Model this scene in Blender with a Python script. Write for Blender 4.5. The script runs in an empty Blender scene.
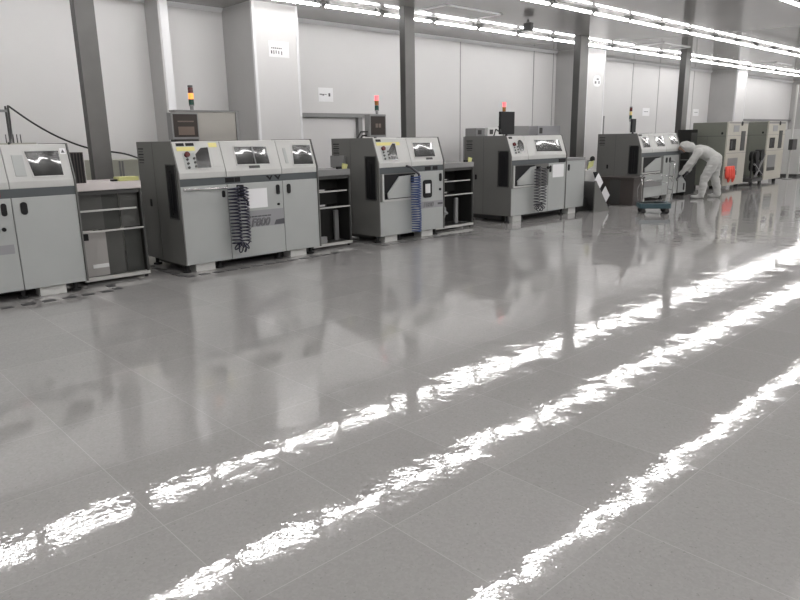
import bpy, bmesh, math, random
from mathutils import Vector, Matrix
random.seed(7)
SC = bpy.context.scene
COL = SC.collection
PI = math.pi

# ------------------------------------------------------------------ materials
def mat(name, rgb, rough=0.5, metal=0.0, spec=0.5, bump=None, var=None, emit=None, coat=0.0, alpha=1.0, trans=0.0):
    m = bpy.data.materials.new(name); m.use_nodes = True
    nt = m.node_tree; b = nt.nodes['Principled BSDF']
    b.inputs['Base Color'].default_value = (*rgb, 1)
    b.inputs['Roughness'].default_value = rough
    b.inputs['Metallic'].default_value = metal
    b.inputs['Specular IOR Level'].default_value = spec
    b.inputs['Coat Weight'].default_value = coat
    b.inputs['Alpha'].default_value = alpha
    b.inputs['Transmission Weight'].default_value = trans
    if emit:
        b.inputs['Emission Color'].default_value = (*emit[0], 1)
        b.inputs['Emission Strength'].default_value = emit[1]
    tc = None
    if bump or var:
        tc = nt.nodes.new('ShaderNodeTexCoord')
    if var:
        n = nt.nodes.new('ShaderNodeTexNoise'); n.inputs['Scale'].default_value = var[0]; n.inputs['Detail'].default_value = 4
        nt.links.new(tc.outputs['Object'], n.inputs['Vector'])
        r = nt.nodes.new('ShaderNodeMapRange'); r.inputs['From Min'].default_value = 0.3; r.inputs['From Max'].default_value = 0.7
        r.inputs['To Min'].default_value = 1 - var[1]; r.inputs['To Max'].default_value = 1 + var[1]
        nt.links.new(n.outputs['Fac'], r.inputs['Value'])
        mx = nt.nodes.new('ShaderNodeVectorMath'); mx.operation = 'SCALE'; mx.inputs[0].default_value = rgb
        nt.links.new(r.outputs['Result'], mx.inputs['Scale'])
        nt.links.new(mx.outputs['Vector'], b.inputs['Base Color'])
    if bump:
        n = nt.nodes.new('ShaderNodeTexNoise'); n.inputs['Scale'].default_value = bump[0]; n.inputs['Detail'].default_value = 3
        nt.links.new(tc.outputs['Object'], n.inputs['Vector'])
        bp = nt.nodes.new('ShaderNodeBump'); bp.inputs['Strength'].default_value = bump[1]; bp.inputs['Distance'].default_value = bump[2]
        nt.links.new(n.outputs['Fac'], bp.inputs['Height'])
        nt.links.new(bp.outputs['Normal'], b.inputs['Normal'])
    return m

M = {}
M['farwall'] = mat('dim_unseen_wall_grey', (0.20, 0.20, 0.20), 0.5)  # unseen walls, kept dark to cut bounced fill light
M['wall'] = mat('wall_panel_paint', (0.60, 0.592, 0.588), 0.35, var=(0.6, 0.03))
M['returns'] = mat('shaded_pier_side_grey', (0.42, 0.415, 0.41), 0.4, var=(1.5, 0.05))  # pier and fin sides: their shade is put into a darker grey
M['seam'] = mat('panel_joint', (0.30, 0.30, 0.30), 0.6)
M['trimlight'] = mat('pale_aluminium_trim', (0.74, 0.74, 0.75), 0.3)
M['ceiling'] = mat('ceiling_panel_paint', (0.36, 0.352, 0.345), 0.06, spec=0.6, var=(0.5, 0.03))
M['ceilframe'] = mat('ceiling_frame_paint', (0.55, 0.54, 0.52), 0.3)
M['column'] = mat('column_grey_paint', (0.135, 0.132, 0.125), 0.4, var=(3, 0.08))
M['columndark'] = mat('column_shaded_side_grey', (0.05, 0.05, 0.048), 0.45, var=(3, 0.08))  # shade of the less lit left side, put into the colour
M['shell'] = mat('machine_side_shaded_grey', (0.142, 0.142, 0.134), 0.45, var=(2, 0.05))  # darker than the fronts: shade on the sides is in the colour
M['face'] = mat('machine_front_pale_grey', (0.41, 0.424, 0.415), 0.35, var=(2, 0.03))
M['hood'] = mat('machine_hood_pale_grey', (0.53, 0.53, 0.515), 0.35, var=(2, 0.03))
M['band'] = mat('slate_band', (0.085, 0.095, 0.10), 0.4)
M['black'] = mat('black_plastic', (0.009, 0.009, 0.010), 0.55, spec=0.3)
M['darkgrey'] = mat('dark_grey_metal', (0.05, 0.05, 0.048), 0.5)
M['midgrey'] = mat('mid_grey_metal', (0.22, 0.22, 0.22), 0.45)
M['glass'] = mat('dark_tinted_window', (0.016, 0.016, 0.016), 0.17, spec=0.5, bump=(5, 0.05, 0.03), coat=1.0)
M['screen'] = mat('monitor_screen', (0.05, 0.042, 0.038), 0.15, spec=0.6)
M['screenglow'] = mat('screen_readout', (0.14, 0.10, 0.08), 0.3)
M['steel'] = mat('brushed_stainless', (0.30, 0.285, 0.265), 0.33, metal=0.85, bump=(3, 0.3, 0.01))
M['chrome'] = mat('bright_steel_tube', (0.62, 0.62, 0.62), 0.25, metal=0.8)
M['white'] = mat('white_paint', (0.72, 0.72, 0.71), 0.45)
M['foot'] = mat('machine_foot_white', (0.60, 0.60, 0.58), 0.4)
M['paper'] = mat('white_paper', (0.82, 0.82, 0.83), 0.7)
M['ink'] = mat('printed_ink', (0.09, 0.09, 0.10), 0.6)
M['greyink'] = mat('printed_grey_ink', (0.17, 0.17, 0.18), 0.6)
M['labelgrey'] = mat('grey_label_film', (0.30, 0.30, 0.31), 0.4)
M['yellow'] = mat('yellow_label', (0.72, 0.66, 0.25), 0.5)
M['tag'] = mat('yellow_green_tag', (0.50, 0.50, 0.20), 0.5)
M['red'] = mat('red_plastic', (0.35, 0.02, 0.02), 0.35)
M['hoseblack'] = mat('navy_black_hose', (0.02, 0.021, 0.045), 0.3)
M['hoseblue'] = mat('blue_hose', (0.03, 0.07, 0.22), 0.3)
M['hosegrey'] = mat('dark_grey_hose', (0.05, 0.05, 0.06), 0.35)
M['conveyor'] = mat('pale_conveyor_cover', (0.62, 0.57, 0.56), 0.4)
M['rackbar'] = mat('rack_bar_paint', (0.50, 0.50, 0.48), 0.4)
M['rackdark'] = mat('rack_back_panel', (0.022, 0.022, 0.021), 0.7, spec=0.15)
M['greenbody'] = mat('green_grey_cabinet_paint', (0.165, 0.172, 0.145), 0.5, var=(2, 0.05))
M['beige'] = mat('beige_front_panel', (0.47, 0.45, 0.39), 0.45, var=(2, 0.04))
M['redgoods'] = mat('red_rubber', (0.80, 0.09, 0.06), 0.5)
M['panelmid'] = mat('grey_board_panel', (0.085, 0.085, 0.08), 0.35)
M['paneldark'] = mat('dark_board_panel', (0.045, 0.047, 0.043), 0.35)
M['panelpale'] = mat('pale_steel_panel', (0.36, 0.345, 0.33), 0.3)
M['brownbox'] = mat('dark_brown_bin', (0.045, 0.036, 0.033), 0.5, var=(3, 0.15))
M['palegreen'] = mat('pale_green_grey_cabinet', (0.42, 0.42, 0.36), 0.5)
M['suit'] = mat('white_cleanroom_fabric', (0.48, 0.48, 0.465), 0.85, bump=(9, 0.6, 0.03))
M['glove'] = mat('dark_grey_glove', (0.05, 0.05, 0.055), 0.6)
M['skin'] = mat('skin', (0.36, 0.23, 0.17), 0.6)
M['mask'] = mat('shaded_face_mask_cloth', (0.10, 0.10, 0.11), 0.7)  # dark tone carries the shadow under the hood
M['teal'] = mat('teal_trolley_deck', (0.035, 0.075, 0.09), 0.45)
M['rubber'] = mat('black_rubber', (0.015, 0.015, 0.016), 0.7)
M['tape'] = mat('dark_floor_tape', (0.04, 0.04, 0.042), 0.5)
M['cable'] = mat('black_cable', (0.012, 0.012, 0.012), 0.5)
M['bag'] = mat('crinkled_clear_bag', (0.45, 0.46, 0.47), 0.15, spec=0.8, bump=(25, 1.0, 0.03), alpha=0.75)
M['lamp'] = mat('lit_tube', (0.9, 0.9, 0.9), 0.5, emit=((1.0, 0.982, 0.972), 35.5))
M['amber_lit'] = mat('lit_amber_lens', (0.9, 0.45, 0.1), 0.3, emit=((1.0, 0.28, 0.04), 1.1))
M['red_lit'] = mat('lit_red_lens', (0.9, 0.1, 0.1), 0.3, emit=((1.0, 0.12, 0.14), 1.7))
M['red_dim'] = mat('unlit_red_lens', (0.10, 0.012, 0.012), 0.25)
M['amber_dim'] = mat('unlit_amber_lens', (0.30, 0.12, 0.02), 0.25)
M['green_dim'] = mat('unlit_green_lens', (0.01, 0.055, 0.04), 0.25)
M['yellow_dim'] = mat('pale_yellow_lens', (0.75, 0.58, 0.22), 0.3)

def floor_material():
    m = bpy.data.materials.new('polished_speckled_vinyl'); m.use_nodes = True
    nt = m.node_tree; N = nt.nodes; L = nt.links; b = N['Principled BSDF']
    tc = N.new('ShaderNodeTexCoord')
    sep = N.new('ShaderNodeSeparateXYZ'); L.new(tc.outputs['Object'], sep.inputs[0])
    def math_(op, a, bb=None):
        n = N.new('ShaderNodeMath'); n.operation = op
        for i, v in enumerate((a, bb)):
            if v is None: continue
            if isinstance(v, (int, float)): n.inputs[i].default_value = v
            else: L.new(v, n.inputs[i])
        return n.outputs[0]
    P = 0.655
    def line(out, off):
        s = math_('SUBTRACT', out, off); d = math_('DIVIDE', s, P)
        fr = math_('FRACT', d); c = math_('SUBTRACT', fr, 0.5); a = math_('ABSOLUTE', c)
        return math_('GREATER_THAN', a, 0.5 - 0.0027)
    lx = line(sep.outputs['X'], 0.265 - 100 * P); ly = line(sep.outputs['Y'], 0.445 - 100 * P)
    seam = math_('MAXIMUM', lx, ly)
    # speckle chips
    sp = N.new('ShaderNodeTexVoronoi'); sp.inputs['Scale'].default_value = 95; L.new(tc.outputs['Object'], sp.inputs['Vector'])
    spv = N.new('ShaderNodeMapRange'); spv.inputs['To Min'].default_value = 0.93; spv.inputs['To Max'].default_value = 1.06
    L.new(sp.outputs['Color'], spv.inputs['Value'])
    sp2 = N.new('ShaderNodeTexNoise'); sp2.inputs['Scale'].default_value = 60; sp2.inputs['Detail'].default_value = 2; L.new(tc.outputs['Object'], sp2.inputs['Vector'])
    dk = math_('GREATER_THAN', sp2.outputs['Fac'], 0.69)
    dk = math_('MULTIPLY', dk, -0.22); dk = math_('ADD', dk, 1.0)
    # each sheet a slightly different tone
    fx = math_('FLOOR', math_('DIVIDE', math_('SUBTRACT', sep.outputs['X'], 0.265 - 100 * P), P))
    fy = math_('FLOOR', math_('DIVIDE', math_('SUBTRACT', sep.outputs['Y'], 0.445 - 100 * P), P))
    cb = N.new('ShaderNodeCombineXYZ'); L.new(fx, cb.inputs[0]); L.new(fy, cb.inputs[1])
    wn = N.new('ShaderNodeTexWhiteNoise'); wn.noise_dimensions = '2D'; L.new(cb.outputs[0], wn.inputs['Vector'])
    tv = N.new('ShaderNodeMapRange'); tv.inputs['To Min'].default_value = 0.965; tv.inputs['To Max'].default_value = 1.035; L.new(wn.outputs['Value'], tv.inputs['Value'])
    f = math_('MULTIPLY', math_('MULTIPLY', spv.outputs['Result'], dk), tv.outputs['Result'])
    sc = N.new('ShaderNodeVectorMath'); sc.operation = 'SCALE'; sc.inputs[0].default_value = (0.335, 0.326, 0.321); L.new(f, sc.inputs['Scale'])
    mx = N.new('ShaderNodeMix'); mx.data_type = 'RGBA'
    L.new(seam, mx.inputs['Factor']); L.new(sc.outputs['Vector'], mx.inputs['A']); mx.inputs['B'].default_value = (0.42, 0.412, 0.405, 1)
    L.new(mx.outputs['Result'], b.inputs['Base Color'])
    # orange-peel of the rolled finish
    n1 = N.new('ShaderNodeTexNoise'); n1.inputs['Scale'].default_value = 17; n1.inputs['Detail'].default_value = 3; n1.inputs['Roughness'].default_value = 0.6
    L.new(tc.outputs['Object'], n1.inputs['Vector'])
    b1 = N.new('ShaderNodeBump'); b1.inputs['Strength'].default_value = 0.34; b1.inputs['Distance'].default_value = 0.0018; L.new(n1.outputs['Fac'], b1.inputs['Height'])
    n2 = N.new('ShaderNodeTexNoise'); n2.inputs['Scale'].default_value = 3.6; n2.inputs['Detail'].default_value = 1
    L.new(tc.outputs['Object'], n2.inputs['Vector'])
    b2 = N.new('ShaderNodeBump'); b2.inputs['Strength'].default_value = 0.42; b2.inputs['Distance'].default_value = 0.006; L.new(n2.outputs['Fac'], b2.inputs['Height'])
    L.new(b2.outputs['Normal'], b1.inputs['Normal'])
    L.new(b1.outputs['Normal'], b.inputs['Normal'])
    b.inputs['Roughness'].default_value = 0.02
    b.inputs['Specular IOR Level'].default_value = 1.0
    return m
M['floor'] = floor_material()

# ------------------------------------------------------------------ mesh helpers
class MB:
    def __init__(s): s.bm = bmesh.new()
    def _add(s, vs, fs):
        v = [s.bm.verts.new(p) for p in vs]
        for f in fs:
            try: s.bm.faces.new([v[i] for i in f])
            except ValueError: pass
        return s
    def box(s, x0, x1, y0, y1, z0, z1):
        return s._add([(x0,y0,z0),(x1,y0,z0),(x1,y1,z0),(x0,y1,z0),(x0,y0,z1),(x1,y0,z1),(x1,y1,z1),(x0,y1,z1)],
                      [(0,3,2,1),(4,5,6,7),(0,1,5,4),(1,2,6,5),(2,3,7,6),(3,0,4,7)])
    def prism(s, pts, a, b, axis='x'):
        """polygon pts extruded between a and b along axis; pts are the two other coordinates in x,y,z order"""
        def P(p, t):
            return {'x': (t, p[0], p[1]), 'y': (p[0], t, p[1]), 'z': (p[0], p[1], t)}[axis]
        n = len(pts)
        return s._add([P(p, a) for p in pts] + [P(p, b) for p in pts],
                      [tuple(range(n)), tuple(range(2*n-1, n-1, -1))] + [(i, (i+1) % n, n+(i+1) % n, n+i) for i in range(n)])
    def slab(s, quad, nrm, th):
        """planar polygon thickened by th along nrm"""
        nrm = Vector(nrm); q = [Vector(p) for p in quad]; n = len(q)
        return s._add([tuple(p) for p in q] + [tuple(p + nrm * th) for p in q],
                      [tuple(range(n)), tuple(range(2*n-1, n-1, -1))] + [(i, (i+1) % n, n+(i+1) % n, n+i) for i in range(n)])
    def tube(s, pts, r, seg=8, cap=True):
        pts = [Vector(p) for p in pts]; n = len(pts); rings = []
        rr = r if isinstance(r, (list, tuple)) else [r] * n
        t0 = (pts[1] - pts[0]).normalized()
        up = Vector((0,0,1)) if abs(t0.z) < 0.9 else Vector((1,0,0))
        u = t0.cross(up).normalized()
        for i in range(n):
            t = (pts[min(i+1, n-1)] - pts[max(i-1, 0)]).normalized()
            u = (u - t * u.dot(t))
            u = u.normalized() if u.length > 1e-6 else t.orthogonal().normalized()
            w = t.cross(u)
            rings.append([s.bm.verts.new(pts[i] + (u * math.cos(2*PI*k/seg) + w * math.sin(2*PI*k/seg)) * rr[i]) for k in range(seg)])
        for a, b in zip(rings, rings[1:]):
            for k in range(seg):
                s.bm.faces.new((a[k], a[(k+1) % seg], b[(k+1) % seg], b[k]))
        if cap:
            s.bm.faces.new(rings[0][::-1]); s.bm.faces.new(rings[-1])
        return s
    def cyl(s, p0, p1, r, seg=16): return s.tube([p0, p1], r, seg)
    def ellipsoid(s, c, r, seg=16, rings=10, rot=None):
        mtx = Matrix.Translation(c) @ (rot or Matrix.Identity(4)) @ Matrix.Diagonal((*r, 1))
        bmesh.ops.create_uvsphere(s.bm, u_segments=seg, v_segments=rings, radius=1, matrix=mtx)
        return s
    def build(s, name, m, parent=None, bevel=0.0, smooth=False):
        bmesh.ops.recalc_face_normals(s.bm, faces=s.bm.faces[:])
        me = bpy.data.meshes.new(name); s.bm.to_mesh(me); s.bm.free()
        me.materials.append(M[m] if isinstance(m, str) else m)
        if smooth:
            for p in me.polygons: p.use_smooth = True
        o = bpy.data.objects.new(name, me); COL.objects.link(o)
        if parent is not None: o.parent = parent
        if bevel:
            b = o.modifiers.new('bevel', 'BEVEL'); b.width = bevel; b.segments = 2; b.limit_method = 'ANGLE'; b.angle_limit = math.radians(40)
        return o

def tag(o, label, cat, group=None, kind=None):
    if label: o['label'] = label
    if cat: o['category'] = cat
    if group: o['group'] = group
    if kind: o['kind'] = kind
    return o
def thing(name, label, cat, loc=(0,0,0), group=None, rz=0.0):
    o = bpy.data.objects.new(name, None); COL.objects.link(o); o.empty_display_size = 0.2
    o.location = loc; o.rotation_euler = (0, 0, rz)
    return tag(o, label, cat, group)
def structure(name, mb, m, **k):
    o = mb.build(name, m, **k); o['kind'] = 'structure'; return o
def copy_tree(o, parent=None):
    c = o.copy(); COL.objects.link(c)
    if parent is not None: c.parent = parent
    for ch in list(o.children): copy_tree(ch, c)
    return c
def rounded_rect(x0, x1, z0, z1, r, n=5):
    pts = []
    for cx, cz, a0 in ((x1-r, z1-r, 0), (x0+r, z1-r, PI/2), (x0+r, z0+r, PI), (x1-r, z0+r, 1.5*PI)):
        for k in range(n): 
            a = a0 + PI/2*k/(n-1); pts.append((cx + r*math.cos(a), cz + r*math.sin(a)))
    return pts
def text_mesh(name, body, size, m, parent, loc, rot, shear=0.0, outline=0.0):
    cu = bpy.data.curves.new(name, 'FONT'); cu.body = body; cu.size = size; cu.shear = shear; cu.extrude = 0.001
    if outline: cu.fill_mode = 'NONE'; cu.bevel_depth = outline
    t = bpy.data.objects.new(name + '_curve', cu); COL.objects.link(t)
    dg = bpy.context.evaluated_depsgraph_get()
    me = bpy.data.meshes.new_from_object(t.evaluated_get(dg)); 
    bpy.data.objects.remove(t); bpy.data.curves.remove(cu)
    me.name = name; me.materials.clear(); me.materials.append(M[m])
    o = bpy.data.objects.new(name, me); COL.objects.link(o); o.parent = parent; o.location = loc; o.rotation_euler = rot
    return o

# ------------------------------------------------------------------ camera (eye 1.5 m above the floor)
cam = bpy.data.cameras.new('camera'); co = bpy.data.objects.new('camera', cam); COL.objects.link(co)
Xw = Vector((0.72931208, -0.17411953, 0.6616542)); Uw = Vector((-0.01699217, -0.97138588, -0.23689815))
Yw = Uw.cross(Xw).normalized()
right = Vector((Xw[0], Yw[0], Uw[0])); down = Vector((Xw[1], Yw[1], Uw[1])); fwd = Vector((Xw[2], Yw[2], Uw[2]))
mw = Matrix.Identity(4)
for i in range(3):
    mw[i][0] = right[i]; mw[i][1] = -down[i]; mw[i][2] = -fwd[i]
mw[2][3] = 1.5
co.matrix_world = mw
cam.sensor_width = 36; cam.lens = 665 / 800 * 36; cam.clip_end = 200
SC.camera = co

# ------------------------------------------------------------------ room shell
WY, CZ = 10.4, 3.58          # back wall, ceiling height
X0, X1, Y0 = -6.0, 44.0, -9.0
structure('floor', MB().box(X0-0.2, X1+0.2, Y0-0.2, WY+0.2, -0.1, 0.0), 'floor')
structure('ceiling', MB().box(X0-0.2, X1+0.2, Y0-0.2, WY+0.2, CZ, CZ+0.1), 'ceiling')
structure('wall_back', MB().box(X0-0.2, X1+0.2, WY, WY+0.15, 0, CZ), 'wall')
structure('wall_front', MB().box(X0-0.2, X1+0.2, Y0-0.15, Y0, 0, CZ), 'farwall')
structure('wall_left', MB().box(X0-0.15, X0, Y0, WY, 0, CZ), 'farwall')
structure('wall_right', MB().box(X1, X1+0.15, Y0, WY, 0, CZ), 'farwall')
tn = [0]
def trim(mb, m, **k):
    tn[0] += 1; return structure('trim_%d' % tn[0], mb, m, **k)
for k, x in enumerate((11.62, 14.34, 15.17, 19.28, 20.93, 23.42)):   # panel joints
    trim(MB().box(x-0.012, x+0.012, WY-0.006, WY+0.002, 0.1, CZ-0.02), 'seam')
trim(MB().prism([(WY, CZ), (WY-0.06, CZ), (WY, CZ-0.06)], X0, X1), 'trimlight')          # coved joint of wall and ceiling
structure('baseboard_back', MB().box(X0, X1, WY-0.012, WY, 0, 0.1), 'trimlight')
for k, x in enumerate((-3.63, 5.84, 15.31, 24.75, 33.2)):                                # boxed-out wall piers
    n = 'wall_pier_%d' % (k+1)
    structure(n, MB().box(x, x+0.83, 9.49, WY-0.001, 0, CZ-0.001), 'wall')
    trim(MB().box(x-0.006, x, 9.53, WY-0.002, 0.0, CZ-0.002), 'returns')  # side face toned down to carry its shade
    trim(MB().box(x-0.006, x+0.035, 9.484, 9.53, 0, CZ-0.002), 'trimlight')
    trim(MB().box(x+0.795, x+0.836, 9.484, 9.53, 0, CZ-0.002), 'trimlight')
structure('wall_fin', MB().box(4.56, 4.70, 9.97, WY-0.001, 0, CZ-0.001), 'wall')
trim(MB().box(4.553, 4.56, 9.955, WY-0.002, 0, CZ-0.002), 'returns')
trim(MB().box(4.585, 4.706, 9.955, 9.97, 0, CZ-0.002), 'trimlight')
# rail and recessed lower panel set on the back wall, in two bays
def wall_rail(xa, xb, xp, z, full):
    trim(MB().box(xa, xb, WY-0.10, WY, z-0.045, z+0.03), 'midgrey')
    if xp: trim(MB().box(xp-0.05, xp+0.05, WY-0.09, WY, 0, z-0.045), 'midgrey')
wall_rail(6.70, 9.0, 8.62, 1.94, 0)
wall_rail(25.6, 33.2, None, 1.96, 0)
trim(MB().box(6.70, 8.5, WY-0.03, WY, 0.2, 1.86), 'wall')

# free-standing steel columns: front flange, left strip with its shade painted dark
def column(x, w, d):
    t = thing('steel_column', None, None, (x, 8.40, 0)); t['kind'] = 'structure'
    MB().box(0.0, w, 0.0, 0.016, 0, CZ-0.001).build('flange', 'column', t)
    MB().box(0.0, w, d-0.016, d, 0, CZ-0.001).build('flange', 'column', t)
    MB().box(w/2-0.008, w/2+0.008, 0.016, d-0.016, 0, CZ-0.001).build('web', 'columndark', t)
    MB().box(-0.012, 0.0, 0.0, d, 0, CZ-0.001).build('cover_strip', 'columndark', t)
    MB().box(w, w+0.012, 0.02, d-0.02, 0, CZ-0.001).build('cover_strip', 'column', t)
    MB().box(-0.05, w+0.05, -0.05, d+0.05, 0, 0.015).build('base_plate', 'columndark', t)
for x, w, d in ((2.865, 0.215, 0.10), (8.03, 0.22, 0.12), (13.26, 0.31, 0.16), (18.36, 0.30, 0.16)):
    column(x, w, d)

# ------------------------------------------------------------------ ceiling lights
LP = 1.235
def light_fixture(label, group, L):
    t = thing('ceiling_light', label, 'ceiling light', (0, 0, CZ), group)
    MB().box(0.03, L-0.03, -0.022, 0.022, -0.052, -0.036).box(0.10, 0.14, -0.02, 0.02, -0.04, -0.001).box(L-0.14, L-0.10, -0.02, 0.02, -0.04, -0.001).box(-0.02, 0.06, -0.018, 0.018, -0.075, -0.001).build('housing', 'midgrey', t)
    MB().prism([(-0.02,-0.056),(0.02,-0.056),(0.027,-0.068),(0.018,-0.084),(-0.018,-0.084),(-0.027,-0.068)], 0.07, L-0.07).build('tube', 'lamp', t)
    return t
rows = ((8.89, 6.73 - 5*LP, 'fluorescent tube in the row of ceiling lights running closest along the back wall', 'tubes of the wall-side ceiling row'),
        (6.61, 7.045 - 5*LP, 'fluorescent tube in the second row of ceiling lights out from the back wall', 'tubes of the second ceiling row'),
        (4.08, 6.90 - 5*LP, 'fluorescent tube in the third row of ceiling lights out from the back wall', 'tubes of the third ceiling row'))
for Y, xs, lab, grp in rows:
    n = int((X1 - 1.0 - xs) / LP)
    proto = light_fixture(lab, grp, LP)
    for k in range(n):
        o = proto if k == 0 else copy_tree(proto)
        o.location = (xs + k*LP, Y, CZ)
for Y, w in ((1.6, 'fourth'), (-0.9, 'fifth'), (-3.4, 'sixth'), (-5.9, 'seventh')):      # rows behind the camera, whole
    for j, (a, b) in enumerate(((-5.0, 18.9), (19.0, 43.0))):
        t = light_fixture('long unbroken line of fluorescent tubes in the %s ceiling row, %s half' % (w, ('near', 'far')[j]), 'ceiling lines over the open floor', b - a)
        t.location = (a, Y, CZ)
for Y, xs, w in ((8.89, rows[0][1], 'wall-side'), (6.61, rows[1][1], 'second'), (4.08, rows[2][1], 'third')):
    t = light_fixture('long line of tubes before the first tube of the %s ceiling row' % w, 'ceiling lines over the open floor', xs + 5.4)
    t.location = (-5.5, Y, CZ)

# ceiling air diffusers and the small ceiling camera
for x, where in ((8.45, 'above the tall column beside the second machine'), (15.95, 'above the machine the bending person works at'), (23.4, 'past the green grey tall cabinets')):
    t = thing('ceiling_vent', 'square grey air diffuser flush in the ceiling ' + where, 'air vent', (x, 7.86, CZ), 'ceiling air diffusers')
    f = MB(); w, d = 1.42, 0.86
    f.box(0, w, 0, 0.03, -0.02, 0).box(0, w, d-0.03, d, -0.02, 0).box(0, 0.03, 0, d, -0.02, 0).box(w-0.03, w, 0, d, -0.02, 0)
    f.build('vent_frame', 'trimlight', t)
    MB().box(0.04, w-0.04, 0.04, d-0.04, -0.008, 0).build('vent_panel', 'ceiling', t)
t = thing('ceiling_camera', 'small dark camera hanging from the ceiling between two rows of tubes', 'camera', (10.75, 7.95, CZ))
MB().cyl((0,0,-0.06), (0,0,0), 0.02).build('stem', 'midgrey', t)
MB().box(-0.05, 0.05, -0.09, 0.07, -0.19, -0.06).build('housing', 'darkgrey', t, bevel=0.01)

# ------------------------------------------------------------------ the placement machines
SY, SZ, TY, TZ = -0.015, 1.15, 0.108, 1.497      # foot and head of the sloping hood
NRM = Vector((0, -(TZ-SZ), (TY-SY))).normalized()
def sl(u, z, off=0.0):
    y = SY + (z - SZ) * (TY-SY) / (TZ-SZ); p = Vector((u, y, z)) + NRM*off; return tuple(p)
def slope_poly(mb, pts, off=0.0, th=0.004):
    return mb.slab([sl(u, z, off) for u, z in pts], NRM, th)
def slope_rect(mb, u0, u1, z0, z1, off=0.0, th=0.004):
    return slope_poly(mb, [(u0,z0),(u1,z0),(u1,z1),(u0,z1)], off, th)
def ring(mb, poly, g, off, th, cx=None):
    """raised frame round a polygon on the slope"""
    n = len(poly); c = (sum(p[0] for p in poly)/n, sum(p[1] for p in poly)/n)
    out = [(p[0] + g*(1 if p[0] > c[0] else -1), p[1] + g*(1 if p[1] > c[1] else -1)) for p in poly]
    for i in range(n):
        j = (i+1) % n
        slope_poly(mb, [poly[i], poly[j], out[j], out[i]], off, th)
    return mb
def front(mb, u0, u1, z0, z1, y=-0.012, th=0.012):
    return mb.box(u0, u1, y-th, y, z0, z1)
def pill(mb, u0, u1, z0, z1, y, th):
    return mb.prism(rounded_rect(u0, u1, z0, z1, min(u1-u0, z1-z0)*0.45), y-th, y, axis='y')

def signal_tower(parent, u, y, z, cols, h=0.075, r=0.032):
    t = MB().cyl((u, y, z), (u, y, z+0.05), r*0.7, 12).cyl((u, y, z+0.05), (u, y, z+0.065), r*1.05, 14).build('signal_tower', 'midgrey', parent)
    zz = z + 0.065
    for c in cols:
        if c == 'cap':
            MB().cyl((u, y, zz), (u, y, zz+0.02), r, 14).build('tower_cap', 'darkgrey', t); zz += 0.02; continue
        n, m = c
        MB().cyl((u, y, zz), (u, y, zz+h-0.004), r, 16).build(n, m, t, smooth=False); zz += h
    return t
def monitor(parent, u0, u1, y, z0, z1, stand=True, lit=True, body='midgrey', back=False, dep=0.12):
    b = MB().box(u0, u1, y, y+dep, z0, z1)
    if stand: b.cyl(((u0+u1)/2, y+dep*0.6, 1.49), ((u0+u1)/2, y+dep*0.6, z0), 0.025, 10)
    b = b.build('monitor', body, parent, bevel=0.008)
    if not back:
        s = MB().box(u0+0.025, u1-0.025, y-0.006, y, z0+0.03, z1-0.03).build('screen', 'screen', b)
        if lit:
            cx, cz = (u0+u1)/2, (z0+z1)/2
            MB().box(cx-0.055, cx-0.008, y-0.008, y-0.006, cz-0.03, cz+0.03).box(cx+0.008, cx+0.055, y-0.008, y-0.006, cz-0.03, cz+0.03).build('screen_readout', 'screenglow', b)
    return b

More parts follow.
